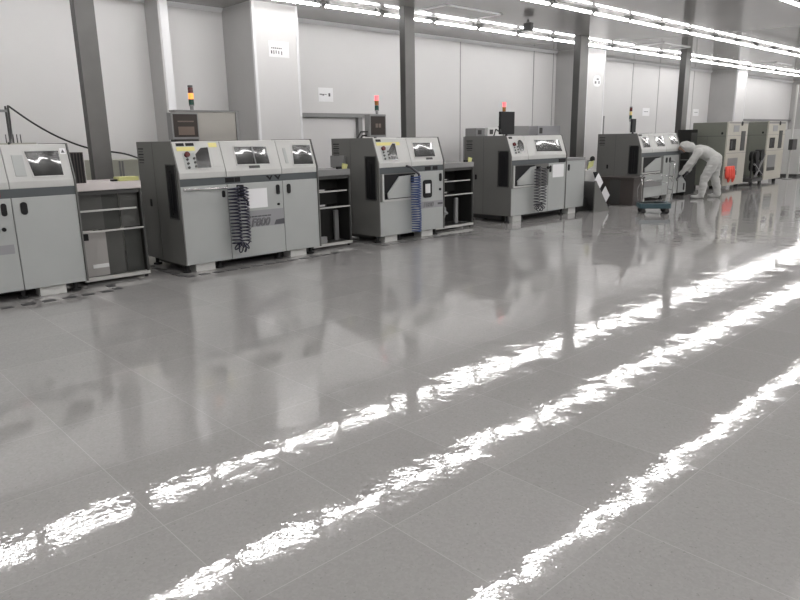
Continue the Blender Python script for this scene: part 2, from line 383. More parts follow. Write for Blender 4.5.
def machine(x0, W, label, hood_splits, hood_end=None, doors=(), bottom=0.1, name='placement_machine'):
    """doors: list of (u0,u1,z0,z1). Returns the Empty."""
    t = thing(name, label, 'machine', (x0, 7.25, 0), 'circuit board placement machines')
    he = hood_end or W
    prof = [(0.0, bottom), (0.0, 1.14), (0.112, 1.485), (1.04, 1.485), (1.04, bottom)]
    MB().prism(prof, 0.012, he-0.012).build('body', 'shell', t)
    if he < W:
        MB().box(he-0.012, W, 0.0, 1.0, bottom, 1.02).build('side_cabinet', 'face', t, bevel=0.01)
        MB().box(he-0.010, W+0.01, -0.012, 1.02, 1.02, 1.07).build('cabinet_top', 'midgrey', t, bevel=0.006)
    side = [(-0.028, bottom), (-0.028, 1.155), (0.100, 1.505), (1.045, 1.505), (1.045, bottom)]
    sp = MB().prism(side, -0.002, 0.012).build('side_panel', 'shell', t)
    # black panel painting the shade of a side opening; vents, latch
    op = MB()
    op.prism([(0.035, 0.66), (0.055, 0.64), (0.235, 0.64), (0.25, 0.66), (0.25, 1.21), (0.235, 1.24), (0.06, 1.24), (0.035, 1.22)], -0.006, -0.002)
    op.build('side_opening_shade', 'black', sp)
    f = MB()
    for a, b, c, d in ((0.025, 0.26, 1.24, 1.252), (0.025, 0.26, 0.628, 0.64), (0.022, 0.035, 0.628, 1.252), (0.25, 0.263, 0.628, 1.252)): f.box(-0.016, -0.002, a, b, c, d)
    f.build('opening_rim', 'darkgrey', sp)
    MB().box(-0.022, -0.006, 0.12, 0.15, 0.7, 1.15).box(-0.018, -0.006, 0.17, 0.18, 0.68, 1.18).build('opening_guide', 'black', sp)
    v = MB()
    for k in range(3): v.box(-0.006, -0.002, 0.86, 1.0, 1.415-0.065*k, 1.43-0.065*k).box(-0.006, -0.002, 0.87, 0.99, 1.385-0.065*k, 1.393-0.065*k)
    v.build('side_vent', 'black', sp)
    MB().prism(rounded_rect(0.75, 0.79, 0.74, 0.83, 0.015), -0.012, -0.002).build('side_latch', 'black', sp)
    MB().box(-0.0035, -0.002, 0.595, 0.60, bottom+0.02, 1.49).build('side_joint', 'darkgrey', sp)
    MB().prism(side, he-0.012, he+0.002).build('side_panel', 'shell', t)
    # hood sections
    hoods = []
    us = [0.012] + list(hood_splits) + [he-0.012]
    for a, b in zip(us, us[1:]):
        h = MB().prism([(SY, 1.085), (SY, SZ), (TY, TZ), (0.42, 1.50), (0.42, 1.085)], a+0.003, b-0.003).build('hood_cover', 'hood', t, bevel=0.006)
        hoods.append(h)
    # band
    MB().box(0.012, he-0.004, -0.008, 0.05, 1.0, 1.085).build('trim_band', 'band', t)
    # doors
    ds = []
    for u0, u1, z0, z1 in doors:
        ds.append(MB().box(u0+0.004, u1-0.004, -0.014, 0.004, z0, z1).build('front_door', 'face', t, bevel=0.004))
    # feet: white pad blocks and black levelling casters
    for k, u in enumerate((0.14, W-0.46)):
        if W - 0.46 < 0.9 and k: continue
        MB().box(u, u+0.25, 0.03, 0.2, 0.0, bottom-0.004).build('foot_block', 'foot', t, bevel=0.004)
    for u in (0.06, 0.48, W-0.6, W-0.1):
        for y in (0.1, 0.92):
            if u == W-0.6 and W < 1.5: continue
            MB().cyl((u, y, 0.0), (u, y, 0.022), 0.05, 14).cyl((u, y, 0.02), (u, y, bottom+0.01), 0.022, 10).build('levelling_foot', 'rubber', t)
    MB().box(0.1, W-0.1, 0.25, 0.95, 0.035, bottom+0.01).build('underframe', 'darkgrey', t)
    return t, hoods, ds

def handle(d, u0, u1, z0=0.835, z1=0.957):
    h = pill(MB(), u0, u1, z0, z1, -0.012, 0.012).build('door_handle', 'black', d)
    return h
def window(h, poly, bar=None):
    """tinted acrylic pane; four-cornered panes bow outward a little"""
    if len(poly) == 4:
        m = MB(); n = 10; g = []
        for a in range(n+1):
            row = []
            for b in range(n+1):
                s_, t_ = a/n, b/n
                u = (poly[0][0]*(1-s_)+poly[1][0]*s_)*(1-t_) + (poly[3][0]*(1-s_)+poly[2][0]*s_)*t_
                z = (poly[0][1]*(1-s_)+poly[1][1]*s_)*(1-t_) + (poly[3][1]*(1-s_)+poly[2][1]*s_)*t_
                row.append(m.bm.verts.new(sl(u, z, 0.001 + 0.010*t_ + 0.0015*(1-(2*s_-1)**2)*(1-(2*t_-1)**2) + 0.0005*math.sin(9*s_+5*t_+poly[0][0]*7))))  # top tilted out and pane bent so a lamp row reflects to camera
            g.append(row)
        for a in range(n):
            for b in range(n): m.bm.faces.new((g[a][b], g[a+1][b], g[a+1][b+1], g[a][b+1]))
        w = m.build('hood_window', 'glass', h, smooth=True)
    else:
        w = slope_poly(MB(), poly, 0.001, 0.004).build('hood_window', 'glass', h)
    ring(MB(), poly, 0.012, 0.0, 0.008).build('window_frame', 'hood', h)
    if bar: slope_rect(MB(), bar-0.008, bar+0.008, min(p[1] for p in poly), max(p[1] for p in poly), 0.010, 0.004).build('window_bar', 'midgrey', h)
    return w
def control_panel(h, u, yellow, big=False, u_end=None):
    slope_rect(MB(), u+0.05, u+0.145, 1.45, 1.482, 0.001, 0.004).build('display', 'black', h)
    if not big: slope_rect(MB(), u+0.165, u+0.265, 1.45, 1.482, 0.001, 0.004).build('display', 'black', h)
    if yellow: slope_rect(MB(), u+0.045, u+(0.50 if big else 0.265), 1.395, 1.44, 0.001, 0.003).build('warning_label', 'yellow', h)
    b = MB()
    c = Vector(sl(u+0.15, 1.352)); b.cyl(c, c+NRM*0.03, 0.032, 14).build('stop_button', 'red_dim', h)
    b = MB()
    for i in range(2):
        for j in range(3):
            c = Vector(sl(u+0.145+0.085*i, 1.30-0.045*j+0.01*i)); b.cyl(c, c+NRM*0.014, 0.014, 10)
    b.build('knob_cluster', 'darkgrey', h)
    slope_rect(MB(), u+0.10, u+0.30, 1.19, 1.375, 0.0, 0.0015).build('control_plate', 'face', h)
def recess_unit(t, u0, u1, z0=0.63, z1=0.985, frac=0.45):
    """black panel for a shaded feeder recess, half closed by a pale angled plate"""
    r = MB().box(u0, u1, -0.017, 0.0, z0, z1).build('feeder_recess_shade', 'black', t)  # black sheet on the solid front stands for the shade inside
    a = u0 + (u1-u0)*frac
    q = [(u0+0.06, -0.03, z0+0.015), (u1-0.01, -0.03, z0+0.015), (u1-0.01, -0.024, z1-0.02), (a, -0.024, z1-0.035), (u0+0.05, -0.03, z0+0.09)]
    MB().slab(q, (0,-1,0), 0.02).build('feeder_plate', 'face', t)
    MB().box(u0-0.03, u1+0.02, -0.03, -0.002, z0-0.03, z0).build('recess_ledge', 'hood', t)
    MB().box(u0-0.03, u0, -0.024, -0.002, z0, z1+0.01).build('recess_post', 'hood', t)

# M0: nearest, cut by the frame edge
m0, h, d = machine(0.34, 1.93, 'pale grey placement machine cut off by the picture edge, beside the pale topped rack', (0.60, 1.325), doors=((0.012, 0.60, 0.10, 1.0), (0.60, 1.325, 0.10, 1.0), (1.325, 1.918, 0.10, 1.0)))
window(h[0], [(0.25,1.2),(0.43,1.2),(0.44,1.43),(0.28,1.36)]); control_panel(h[0], 0.01, True)
window(h[1], [(0.77,1.22),(1.22,1.215),(1.22,1.42),(0.78,1.425)], 1.0)
window(h[2], [(1.56,1.195),(1.83,1.195),(1.83,1.43),(1.52,1.43)])
slope_rect(MB(), 1.40, 1.50, 1.20, 1.40, 0.0, 0.006).build('hood_plate', 'face', h[2], bevel=0.003)
slope_rect(MB(), 1.845, 1.90, 1.40, 1.455, 0.001, 0.002).build('warning_label', 'paper', h[2])
slope_poly(MB(), [(1.855,1.41),(1.89,1.41),(1.8725,1.445)], 0.004, 0.001).build('warning_symbol', 'ink', h[2])
handle(d[1], 1.225, 1.275); handle(d[2], 1.395, 1.455)
MB().cyl((1.225,-0.03,0.71),(1.225,-0.012,0.71),0.02,14).build('door_lock', 'black', d[1])
MB().box(0.87, 1.29, -0.016, -0.012, 0.47, 0.56).build('name_strip', 'labelgrey', d[1])
MB().box(1.14, 1.24, -0.014, -0.008, 1.015, 1.065).build('band_display', 'red', m0)

# M1
m1, h, d = machine(3.36, 1.93, 'wide placement machine under the amber lit signal tower and stainless cabinet', (0.60, 1.375), doors=((0.012, 0.60, 0.10, 1.0), (0.60, 1.375, 0.10, 1.0), (1.375, 1.918, 0.10, 1.0)))
control_panel(h[0], 0.01, True)
window(h[0], [(0.25,1.2),(0.425,1.2),(0.44,1.43),(0.35,1.425),(0.265,1.355)])
slope_rect(MB(), 0.455, 0.56, 1.43, 1.48, 0.001, 0.003).build('warning_label', 'yellow', h[0])
slope_rect(MB(), 0.46, 0.56, 1.21, 1.40, 0.0, 0.004).build('hood_plate', 'hood', h[0], bevel=0.002)
window(h[1], [(0.77,1.222),(1.22,1.215),(1.22,1.42),(0.775,1.427)], 1.02)
slope_rect(MB(), 0.92, 1.07, 1.172, 1.203, 0.001, 0.003).build('name_plate', 'darkgrey', h[1])
window(h[2], [(1.57,1.193),(1.875,1.187),(1.885,1.425),(1.61,1.43)])
slope_rect(MB(), 1.455, 1.50, 1.21, 1.40, 0.0, 0.006).build('hood_plate', 'face', h[2], bevel=0.003)
handle(d[0], 0.525, 0.565, 0.85, 0.93); handle(d[1], 1.275, 1.325); handle(d[2], 1.435, 1.49)
MB().cyl((0.05,-0.055,0.972),(0.58,-0.055,0.962),0.011,10).box(0.055,0.07,-0.055,-0.012,0.965,0.98).box(0.555,0.57,-0.055,-0.012,0.955,0.97).build('grab_rail', 'chrome', d[0])
MB().box(0.05, 0.22, -0.03, -0.012, 0.955, 0.985).build('rail_bracket', 'hood', d[0])
MB().cyl((1.298,-0.028,0.713),(1.298,-0.012,0.713),0.016,14).build('door_lock', 'black', d[1])
MB().box(0.83, 1.37, -0.0155, -0.012, 0.455, 0.66).build('name_strip', 'labelgrey', d[1])
st = MB(); u = 0.85
for k, w in enumerate((0.05, 0.04, 0.05, 0.06, 0.03, 0.05, 0.055)):
    st.box(u, u+w*0.85, -0.0175, -0.0155, 0.578, 0.594); u += w
st.build('maker_line', 'ink', d[1])
text_mesh('model_lettering', 'F800', 0.135, 'ink', d[1], (0.885, -0.0165, 0.468), (PI/2, 0, 0), shear=0.25, outline=0.003)
MB().prism([(1.22,0.462),(1.37,0.462),(1.37,0.53),(1.25,0.52)], -0.018, -0.0155, axis='y').build('emblem', 'ink', d[1])
MB().box(0.585, 0.70, -0.014, -0.008, 1.02, 1.075).box(0.71, 0.78, -0.014, -0.008, 1.02, 1.075).build('band_display', 'black', m1)
v = MB()
for k in range(2): v.prism([(1.14+0.12*k,1.075),(1.17+0.12*k,1.075),(1.195+0.12*k,1.045),(1.22+0.12*k,1.075),(1.235+0.12*k,1.075),(1.2+0.12*k,1.015)], -0.014, -0.008, axis='y')
v.build('band_latch', 'black', m1)
# back cabinet, monitor, tower
bc = MB().box(0.46, 1.33, 0.90, 1.03, 1.50, 1.865).build('back_cabinet', 'steel', m1, bevel=0.006)
MB().box(0.45, 1.34, 0.875, 1.04, 1.865, 1.885).build('cabinet_lip', 'midgrey', bc)
MB().box(1.30, 1.335, 0.885, 0.90, 1.50, 1.865).build('cabinet_post', 'midgrey', bc)
mo = MB().box(0.35, 0.71, 0.78, 0.90, 1.525, 1.85).build('monitor', 'midgrey', m1, bevel=0.006)
MB().box(0.375, 0.69, 0.773, 0.78, 1.555, 1.83).build('screen', 'screen', mo)
MB().box(0.43, 0.64, 0.770, 0.773, 1.58, 1.68).box(0.43, 0.64, 0.770, 0.773, 1.735, 1.75).build('screen_readout', 'screenglow', mo)
MB().box(0.40, 0.70, 0.80, 0.95, 1.49, 1.53).build('monitor_base', 'darkgrey', m1)
signal_tower(m1, 0.72, 0.95, 1.885, (('green_lamp', 'green_dim'), ('amber_lamp', 'amber_lit'), ('red_lamp', 'red_dim'), 'cap'), h=0.072)

# M2
m2, h, d = machine(6.35, 1.36, 'narrow placement machine with a red lit signal tower and a bright blue hose', (0.66,), doors=((0.74, 1.348, 0.10, 1.0), (0.012, 0.74, 0.10, 0.60)))
control_panel(h[0], 0.01, True, big=True)
window(h[0], [(0.24,1.2),(0.40,1.186),(0.415,1.417),(0.36,1.42),(0.26,1.332)])
window(h[1], [(0.75,1.218),(1.19,1.213),(1.19,1.415),(0.77,1.423)])
slope_rect(MB(), 0.98, 1.12, 1.172, 1.203, 0.001, 0.003).build('name_plate', 'darkgrey', h[1])
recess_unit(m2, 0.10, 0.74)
handle(d[0], 1.255, 1.305)
MB().cyl((1.27,-0.028,0.712),(1.27,-0.012,0.712),0.02,14).build('door_lock', 'black', d[0])
w = MB().prism(rounded_rect(0.895, 1.085, 0.60, 0.87, 0.04), -0.024, -0.012, axis='y').build('operator_pad', 'black', d[0])
MB().box(0.94, 1.045, -0.028, -0.024, 0.67, 0.81).build('pad_plate', 'white', w)
MB().box(0.82, 1.36, -0.0155, -0.012, 0.44, 0.545).build('name_strip', 'labelgrey', d[0])
text_mesh('model_lettering', 'F800', 0.11, 'greyink', d[0], (0.90, -0.0165, 0.455), (PI/2, 0, 0), shear=0.25, outline=0.002)
MB().box(1.22, 1.33, -0.018, -0.0155, 0.48, 0.51).build('emblem', 'ink', d[0])
MB().box(0.95, 1.07, -0.014, -0.008, 1.015, 1.07).box(1.12, 1.22, -0.014, -0.008, 1.015, 1.07).build('band_display', 'black', m2)
jb = MB().box(-0.05, -0.002, 0.70, 1.03, 1.08, 1.255).build('junction_box', 'midgrey', m2, bevel=0.004)
monitor(m2, 0.52, 0.86, 0.75, 1.52, 1.86)
MB().tube([(0.54,0.80,1.60),(0.40,0.82,1.60),(0.34,0.84,1.50)],0.012,8).tube([(0.54,0.82,1.55),(0.45,0.85,1.54),(0.42,0.86,1.49)],0.012,8).build('monitor_cable', 'cable', m2)
signal_tower(m2, 0.735, 0.82, 1.86, (('green_lamp', 'green_dim'), ('amber_lamp', 'amber_dim'), ('red_lamp', 'red_lit')), h=0.072)

# M3
m3, h, d = machine(9.40, 2.36, 'long placement machine with a black monitor and a low cabinet end', (0.50,), hood_end=1.70, doors=((1.13, 1.67, 0.12, 1.0), (1.67, 2.36, 0.12, 1.015), (0.012, 1.13, 0.12, 0.60)), bottom=0.12)
control_panel(h[0], 0.01, False, big=True)
cpt = [(0.35 + 0.085*math.cos(a), 1.325 + 0.105*math.sin(a)) for a in [2*PI*k/14 for k in range(14)]]
slope_poly(MB(), cpt, 0.001, 0.005).build('hood_window', 'glass', h[0])
window(h[1], [(0.76,1.219),(1.575,1.205),(1.55,1.408),(0.775,1.419)])
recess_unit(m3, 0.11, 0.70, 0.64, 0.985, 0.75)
handle(d[0], 1.06+0.09, 1.21); handle(d[1], 1.755, 1.815)
MB().cyl((1.10,-0.028,0.92),(1.10,-0.012,0.92),0.03,12).build('door_lock', 'black', m3)
MB().box(1.45, 1.66, -0.02, -0.012, 1.0, 1.07).build('band_latch', 'black', m3)
monitor(m3, 0.66, 1.08, 0.75, 1.53, 1.94, body='black', back=True, dep=0.05)
signal_tower(m3, 0.97, 0.92, 1.80, (('green_lamp', 'green_dim'), ('amber_lamp', 'amber_dim'), ('red_lamp', 'red_lit')), h=0.085)
MB().cyl((0.97,0.92,1.48),(0.97,0.92,1.80),0.018,8).build('tower_pole', 'midgrey', m3)
MB().tube([(0.28,0.60,1.50),(0.36,0.62,1.62),(0.55,0.65,1.56),(0.66,0.76,1.62)],0.012,8).build('monitor_cable', 'cable', m3)

# M4
m4, h, d = machine(13.97, 1.90, 'placement machine with three hood windows where the person in white bends', (0.52, 1.21), doors=((1.10, 1.888, 0.10, 1.0), (0.012, 1.10, 0.10, 0.60)))
slope_rect(MB(), 0.05, 0.20, 1.45, 1.482, 0.001, 0.004).build('display', 'black', h[0])
window(h[0], [(0.14,1.20),(0.47,1.20),(0.44,1.42),(0.12,1.42)])
window(h[1], [(0.80,1.21),(1.16,1.205),(1.13,1.43),(0.76,1.43)])
window(h[2], [(1.50,1.25),(1.85,1.245),(1.80,1.44),(1.46,1.44)])
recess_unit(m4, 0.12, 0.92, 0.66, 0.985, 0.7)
handle(d[0], 1.20, 1.28); handle(d[0], 1.37, 1.45)
MB().box(0.05, 1.06, -0.03, -0.012, 0.33, 0.47).build('lower_band', 'midgrey', m4)
ex = MB().prism([(1.888,0.10),(2.38,0.10),(2.36,0.33),(2.02,0.58),(1.888,0.62)], -0.01, 0.8, axis='y').build('end_cover', 'face', m4, bevel=0.01)
pill(MB(), 2.22, 2.28, 0.15, 0.32, -0.01, 0.012).build('door_handle', 'black', ex)
monitor(m4, 0.98, 1.16, 0.75, 1.53, 1.84, body='black', back=True, dep=0.05)
signal_tower(m4, 1.19, 0.92, 1.78, (('green_lamp', 'green_dim'), ('amber_lamp', 'yellow_dim'), ('red_lamp', 'red_dim'), 'cap'), h=0.085)
MB().cyl((1.19,0.92,1.48),(1.19,0.92,1.78),0.018,8).build('tower_pole', 'white', m4)
MB().cyl((0.045,0.95,1.49),(0.045,0.95,1.90),0.015,8).build('antenna_pole', 'midgrey', m4)

# ------------------------------------------------------------------ papers on machines and walls
def sheet(name, label, x0, x1, y, z0, z1, lines=(), group=None, th=0.003):
    o = MB().box(x0, x1, y-th, y, z0, z1).build(name, 'paper')
    tag(o, label, 'paper', group)
    if lines:
        m = MB()
        for (a, b, c, d_) in lines: m.box(x0+(x1-x0)*a, x0+(x1-x0)*b, y-th-0.0015, y-th, z0+(z1-z0)*c, z0+(z1-z0)*d_)
        m.build('print', 'ink', o)
    return o
sheet('paper_sheet', 'white paper taped to the door beside the hanging navy hose', 4.19, 4.50, 7.2355, 0.69, 0.925)
sheet('paper_sheet', 'white paper taped over a door of the long machine with low cabinet', 10.66, 11.02, 7.2355, 0.735, 0.97)
sheet('wall_notice', 'white notice with two dark lines high on the pale wall pier', 6.10, 6.48, 9.489, 2.78, 3.02, [(0.12+0.09*k, 0.18+0.09*k, 0.52, 0.60) for k in range(6)] + [(0.10,0.16,0.20,0.40),(0.22,0.26,0.18,0.42),(0.33,0.37,0.22,0.42),(0.46,0.50,0.2,0.4),(0.60,0.64,0.16,0.38)], 'wall notices')
sheet('wall_notice', 'white notice with a dark mark on the wall above the steel rail', 7.70, 8.04, WY-0.001, 2.18, 2.43, [(0.08,0.16,0.48,0.56),(0.18,0.24,0.46,0.56),(0.26,0.38,0.44,0.54),(0.40,0.56,0.50,0.54),(0.68,0.80,0.38,0.62)], 'wall notices')
o = MB().prism(rounded_rect(15.60, 15.97, 2.68, 2.95, 0.12), 9.484, 9.489, axis='y').build('wall_notice', 'paper')
tag(o, 'round cornered white notice with grey spots on the pier past the dark column', 'paper', 'wall notices')
MB().box(15.76, 15.86, 9.481, 9.484, 2.84, 2.88).box(15.68, 15.75, 9.481, 9.484, 2.75, 2.81).box(15.85, 15.90, 9.481, 9.484, 2.75, 2.82).build('print', 'greyink', o)
sheet('wall_notice', 'faint white notice on the wall behind the yellow signal tower', 20.0, 20.45, WY-0.001, 2.03, 2.27, [(0.2,0.8,0.5,0.56)], 'wall notices')
sheet('wall_notice', 'faint white notice on the wall above the bending person', 23.55, 24.0, WY-0.001, 2.06, 2.29, [(0.2,0.8,0.5,0.56)], 'wall notices')

# ------------------------------------------------------------------ coiled air hoses
def coil(path, r, turns, tube, seg=6, per=12):
    pts = []; n = turns * per
    P = [Vector(p) for p in path]; L = [0]
    for a, b in zip(P, P[1:]): L.append(L[-1] + (b-a).length)
    def at(s):
        s *= L[-1]
        for i in range(len(P)-1):
            if s <= L[i+1] or i == len(P)-2:
                f = (s-L[i]) / max(1e-6, L[i+1]-L[i]); return P[i].lerp(P[i+1], f), (P[i+1]-P[i]).normalized()
    for k in range(n+1):
        c, t = at(k/n); u = t.cross(Vector((0,1,0))); u = u.normalized() if u.length > 1e-3 else Vector((1,0,0)); w = t.cross(u)
        a = 2*PI*k/per; pts.append(c + u*r*math.cos(a) + w*r*math.sin(a))
    return MB().tube(pts, tube, seg)
def arc(u0, u1, ztop, zbot, n=10):
    r = (u1-u0)/2; c = (u0+u1)/2; zc = zbot + r
    return [(u0, 0, ztop)] + [(c - r*math.cos(PI*k/n), 0, zc - r*math.sin(PI*k/n)) for k in range(n+1)] + [(u1, 0, ztop)]
def jitter(path, a, seed):
    r = random.Random(seed)
    return [(x + r.uniform(-a, a), y, z) for x, y, z in path]
t = thing('air_hose', 'tangled navy coiled air hose hanging beside the taped white paper', 'hose', (3.36, 7.125, 0), 'coiled air hoses')
coil(jitter(arc(0.625, 0.735, 0.97, 0.25), 0.012, 3), 0.064, 38, 0.0082).build('hose_coil', 'hoseblack', t, smooth=True)
MB().box(0.72, 0.80, 0.07, 0.108, 0.84, 0.985).tube([(0.76,0.04,0.84),(0.79,0.0,0.80),(0.80,-0.01,0.74)],0.012,8).build('hose_hanger', 'black', t, bevel=0.006)
t = thing('air_hose', 'bright blue coiled air hose hanging straight down the narrow machine', 'hose', (6.35, 7.115, 0), 'coiled air hoses')
coil(jitter([(0.625,0,0.95),(0.63,0,0.75),(0.622,0,0.5),(0.632,0,0.3),(0.63,0,0.12)], 0.012, 5), 0.072, 23, 0.0085).build('hose_coil', 'hoseblue', t, smooth=True)
MB().tube([(0.46,0.03,1.10),(0.52,0.0,1.08),(0.69,0.0,0.98),(0.71,0.0,0.88)], 0.018, 8).build('air_gun', 'hosegrey', t, smooth=True)
MB().box(0.60,0.66,0.066,0.084,0.86,0.96).build('hose_hanger', 'black', t, bevel=0.006)
t = thing('air_hose', 'black coiled air hose looped beside the papered door of the long machine', 'hose', (9.40, 7.11, 0), 'coiled air hoses')
coil(arc(0.62, 0.80, 0.94, 0.22), 0.058, 30, 0.0085).build('hose_coil', 'hosegrey', t, smooth=True)
MB().box(0.735,0.80,0.07,0.118,0.88,0.96).build('hose_hanger', 'black', t, bevel=0.006)

# ------------------------------------------------------------------ racks between the machines
def rack(x0, x1, label, top, panels, y0=7.47, bar='rackbar', dark_ends=True):
    W = x1-x0
    t = thing('board_rack', label, 'rack', (x0, y0, 0), 'racks between the machines')
    MB().box(0, W, 0.0, 0.62, 1.005, 1.09).build('top_tray', top, t, bevel=0.008)
    MB().box(0, W, 0.03, 0.60, 0.96, 1.005).build('tray_bed', 'darkgrey', t)
    for u in (0.0, W-0.022):
        for y in (0.01, 0.57): MB().box(u, u+0.022, y, y+0.025, 0.03, 0.99).build('upright', 'darkgrey', t)
    for z, f in ((0.785, 0.92), (0.562, 1.0)):
        MB().box(0.022, 0.022+(W-0.044)*f, 0.0, 0.02, z, z+0.018).build('shelf_rail', bar, t)
    MB().box(0.0, W, 0.0, 0.05, 0.035, 0.07).build('base_rail', bar, t)
    MB().box(0.0, W, 0.55, 0.60, 0.035, 0.07).build('base_rail', 'darkgrey', t)
    MB().box(0.03, W-0.03, 0.05, 0.55, 0.05, 0.068).build('base_shelf', 'darkgrey', t)
    if dark_ends:
        for u in (0.0, W-0.012): MB().box(u, u+0.012, 0.036, 0.57, 0.07, 0.96).build('end_panel', 'rackdark', t)  # near-black ends added to darken the rack inside
    for k, (a, b, z0, z1, y, m) in enumerate(panels):
        MB().box(0.022+(W-0.044)*a, 0.022+(W-0.044)*b, y, y+0.012, z0, z1).build('back_panel', m, t)
    for u in (0.03, W-0.03):
        for y in (0.05, 0.55): MB().cyl((u, y, 0), (u, y, 0.036), 0.02, 10).build('rack_foot', 'rubber', t)
    return t
r01 = rack(2.31, 3.03, 'open board rack with a pale pinkish top tray before the first column', 'conveyor',
           ((0, 0.42, 0.58, 0.96, 0.10, 'panelmid'), (0.42, 0.70, 0.58, 0.96, 0.12, 'paneldark'), (0.70, 1, 0.58, 0.96, 0.10, 'panelmid'),
            (0.04, 0.42, 0.07, 0.56, 0.10, 'panelpale'), (0.42, 0.72, 0.07, 0.56, 0.12, 'panelmid'), (0.72, 1, 0.07, 0.56, 0.10, 'paneldark')))
MB().box(0.03, 0.10, 0.03, 0.09, 0.48, 0.55).box(0.03, 0.05, 0.03, 0.05, 0.07, 0.48).build('rail_clamp', 'black', r01)
MB().box(0.13, 0.30, 0.085, 0.10, 0.16, 0.20).build('panel_lip', 'white', r01)
dk = lambda d: ((0, 1, 0.585, 0.78, d, 'rackdark'), (0, 1, 0.80, 0.96, d, 'rackdark'), (0, 1, 0.07, 0.56, d, 'rackdark'))  # near-black backs that keep the rack inside dark
r12 = rack(5.34, 6.03, 'dark board rack between the amber lit and the red lit machines', 'midgrey', dk(0.30))
r23 = rack(7.76, 8.70, 'dark board rack holding a crinkled clear plastic bag', 'midgrey', dk(0.42))
for x, y, lab in ((2.92, 7.49, 'yellow green tag lying on the pale topped rack'), (5.93, 7.48, 'yellow green tag on the rack before the narrow machine'), (8.60, 7.48, 'yellow green tag on the rack with the plastic bag')):
    t = thing('tag_clip', lab, 'tag', (x, y, 1.09), 'yellow green tags')
    if x < 4:
        MB().box(-0.12, 0.10, 0.0, 0.16, 0.0, 0.045).build('card', 'tag', t, bevel=0.004)
        MB().box(-0.18, -0.12, 0.04, 0.10, 0.0, 0.02).build('clip', 'black', t)
    else:
        MB().prism([(-0.04,0.0),(0.05,0.0),(0.07,0.06),(-0.02,0.08)], 0.0, 0.02, axis='y').build('card', 'tag', t, bevel=0.004)
        MB().box(-0.12, -0.04, 0.0, 0.03, 0.0, 0.035).build('clip', 'black', t)
# loose things in the racks
t = thing('plastic_bag', 'crinkled clear plastic bag slumped in the dark rack', 'bag', (8.03, 7.70, 0.07))
bm = bmesh.new(); bmesh.ops.create_icosphere(bm, subdivisions=4, radius=1)
for v in bm.verts:
    n = v.co.normalized(); k = 1 + 0.16*math.sin(7*n.x+3*n.z) * math.cos(6*n.y-2*n.z) + 0.08*math.sin(13*n.z+5*n.x)
    v.co = Vector((n.x*0.20*k*(1.0 - 0.25*max(0, n.z)), n.y*0.12*k, 0.225 + n.z*0.165*k))
mb = MB(); mb.bm.free(); mb.bm = bm
mb.build('film', 'bag', t, smooth=False)
for x, y, lab in ((5.92, 7.70, 'pale upright strip standing in the rack between amber and red machines'), (8.42, 7.62, 'pale upright strip standing beside the clear plastic bag')):
    o = MB().box(x-0.035, x+0.035, y-0.02, y+0.02, 0.07, 0.50).build('board_strip', 'midgrey', bevel=0.005); tag(o, lab, 'strip', 'upright strips in the racks')
o = MB().box(5.5, 5.62, 7.53, 7.60, 0.072, 0.16).build('small_box', 'midgrey'); tag(o, 'small grey box at the foot of the dark rack beside the amber lit machine', 'box')
# dark slatted magazine on the pale rack
t = thing('slatted_magazine', 'dark slatted magazine standing on the pale topped rack beside the hood', 'magazine', (2.33, 7.50, 1.09))
MB().box(0, 0.13, 0, 0.34, 0, 0.32).build('case', 'brownbox', t)
s = MB()
for k in range(4): s.box(0.012+0.03*k, 0.026+0.03*k, -0.008, 0.0, 0.01, 0.31)
s.build('slats', 'black', t)
# clutter behind the machines
t = thing('low_cabinet', 'pale greenish low cabinet behind the rack, against the back wall', 'cabinet', (3.22, 9.25, 0))
MB().box(0, 1.2, 0, 0.55, 0.05, 1.28).build('body', 'palegreen', t, bevel=0.01)
MB().box(0.26, 0.28, -0.012, 0, 0.08, 1.26).box(0.30, 0.32, -0.012, 0, 0.08, 1.26).build('door_post', 'midgrey', t)
MB().box(0, 1.2, 0.02, 0.53, 0, 0.05).build('plinth', 'darkgrey', t)
t = thing('cable_stand', 'thin steel cable stand rising behind the machine at the view edge', 'stand', (2.20, 9.3, 0))
MB().cyl((0.03,0,0),(0.03,0,1.95),0.012,8).build('pole', 'darkgrey', t)
MB().cyl((0.05,0.02,1.93),(0.13,0.02,0.0),0.012,8).build('brace', 'midgrey', t)
MB().box(-0.40,0.06,-0.02,0.02,1.88,1.91).build('crossbar', 'midgrey', t)
MB().box(-0.5, 0.3, -0.05, 0.35, 0.0, 1.52).build('stand_cabinet', 'palegreen', t)
fr = MB()
for k in range(5): fr.cyl((-0.02+0.04*k, -0.03, 1.52), (-0.02+0.04*k, -0.03, 1.62), 0.006, 6)
fr.build('cable_pins', 'darkgrey', t)
def sag(pts, n=10):
    P = [Vector(p) for p in pts]; out = []
    for i in range(len(P)-1):
        p0 = P[max(i-1,0)]; p1 = P[i]; p2 = P[i+1]; p3 = P[min(i+2, len(P)-1)]
        for k in range(n):
            t_ = k/n; out.append(0.5*((2*p1)+(p2-p0)*t_+(2*p0-5*p1+4*p2-p3)*t_**2+(3*p1-p0-3*p2+p3)*t_**3))
    return out + [P[-1]]
o = MB().tube(sag([(2.25,9.24,1.95),(2.50,9.2,1.74),(2.78,9.15,1.56),(3.10,9.1,1.43),(3.5,9.1,1.36),(3.75,9.2,1.285)]), 0.011, 8).build('hanging_cable', 'cable', smooth=True)
tag(o, 'black cable sagging from the stand and passing behind the first column', 'cable')
o = MB().tube(sag([(2.24,9.22,1.95),(2.17,8.95,1.70),(2.06,8.6,1.53),(1.95,8.2,1.52),(1.90,8.0,1.511)]), 0.011, 8).build('hanging_cable', 'cable', smooth=True)
tag(o, 'black cable dropping from the stand onto the machine at the view edge', 'cable')
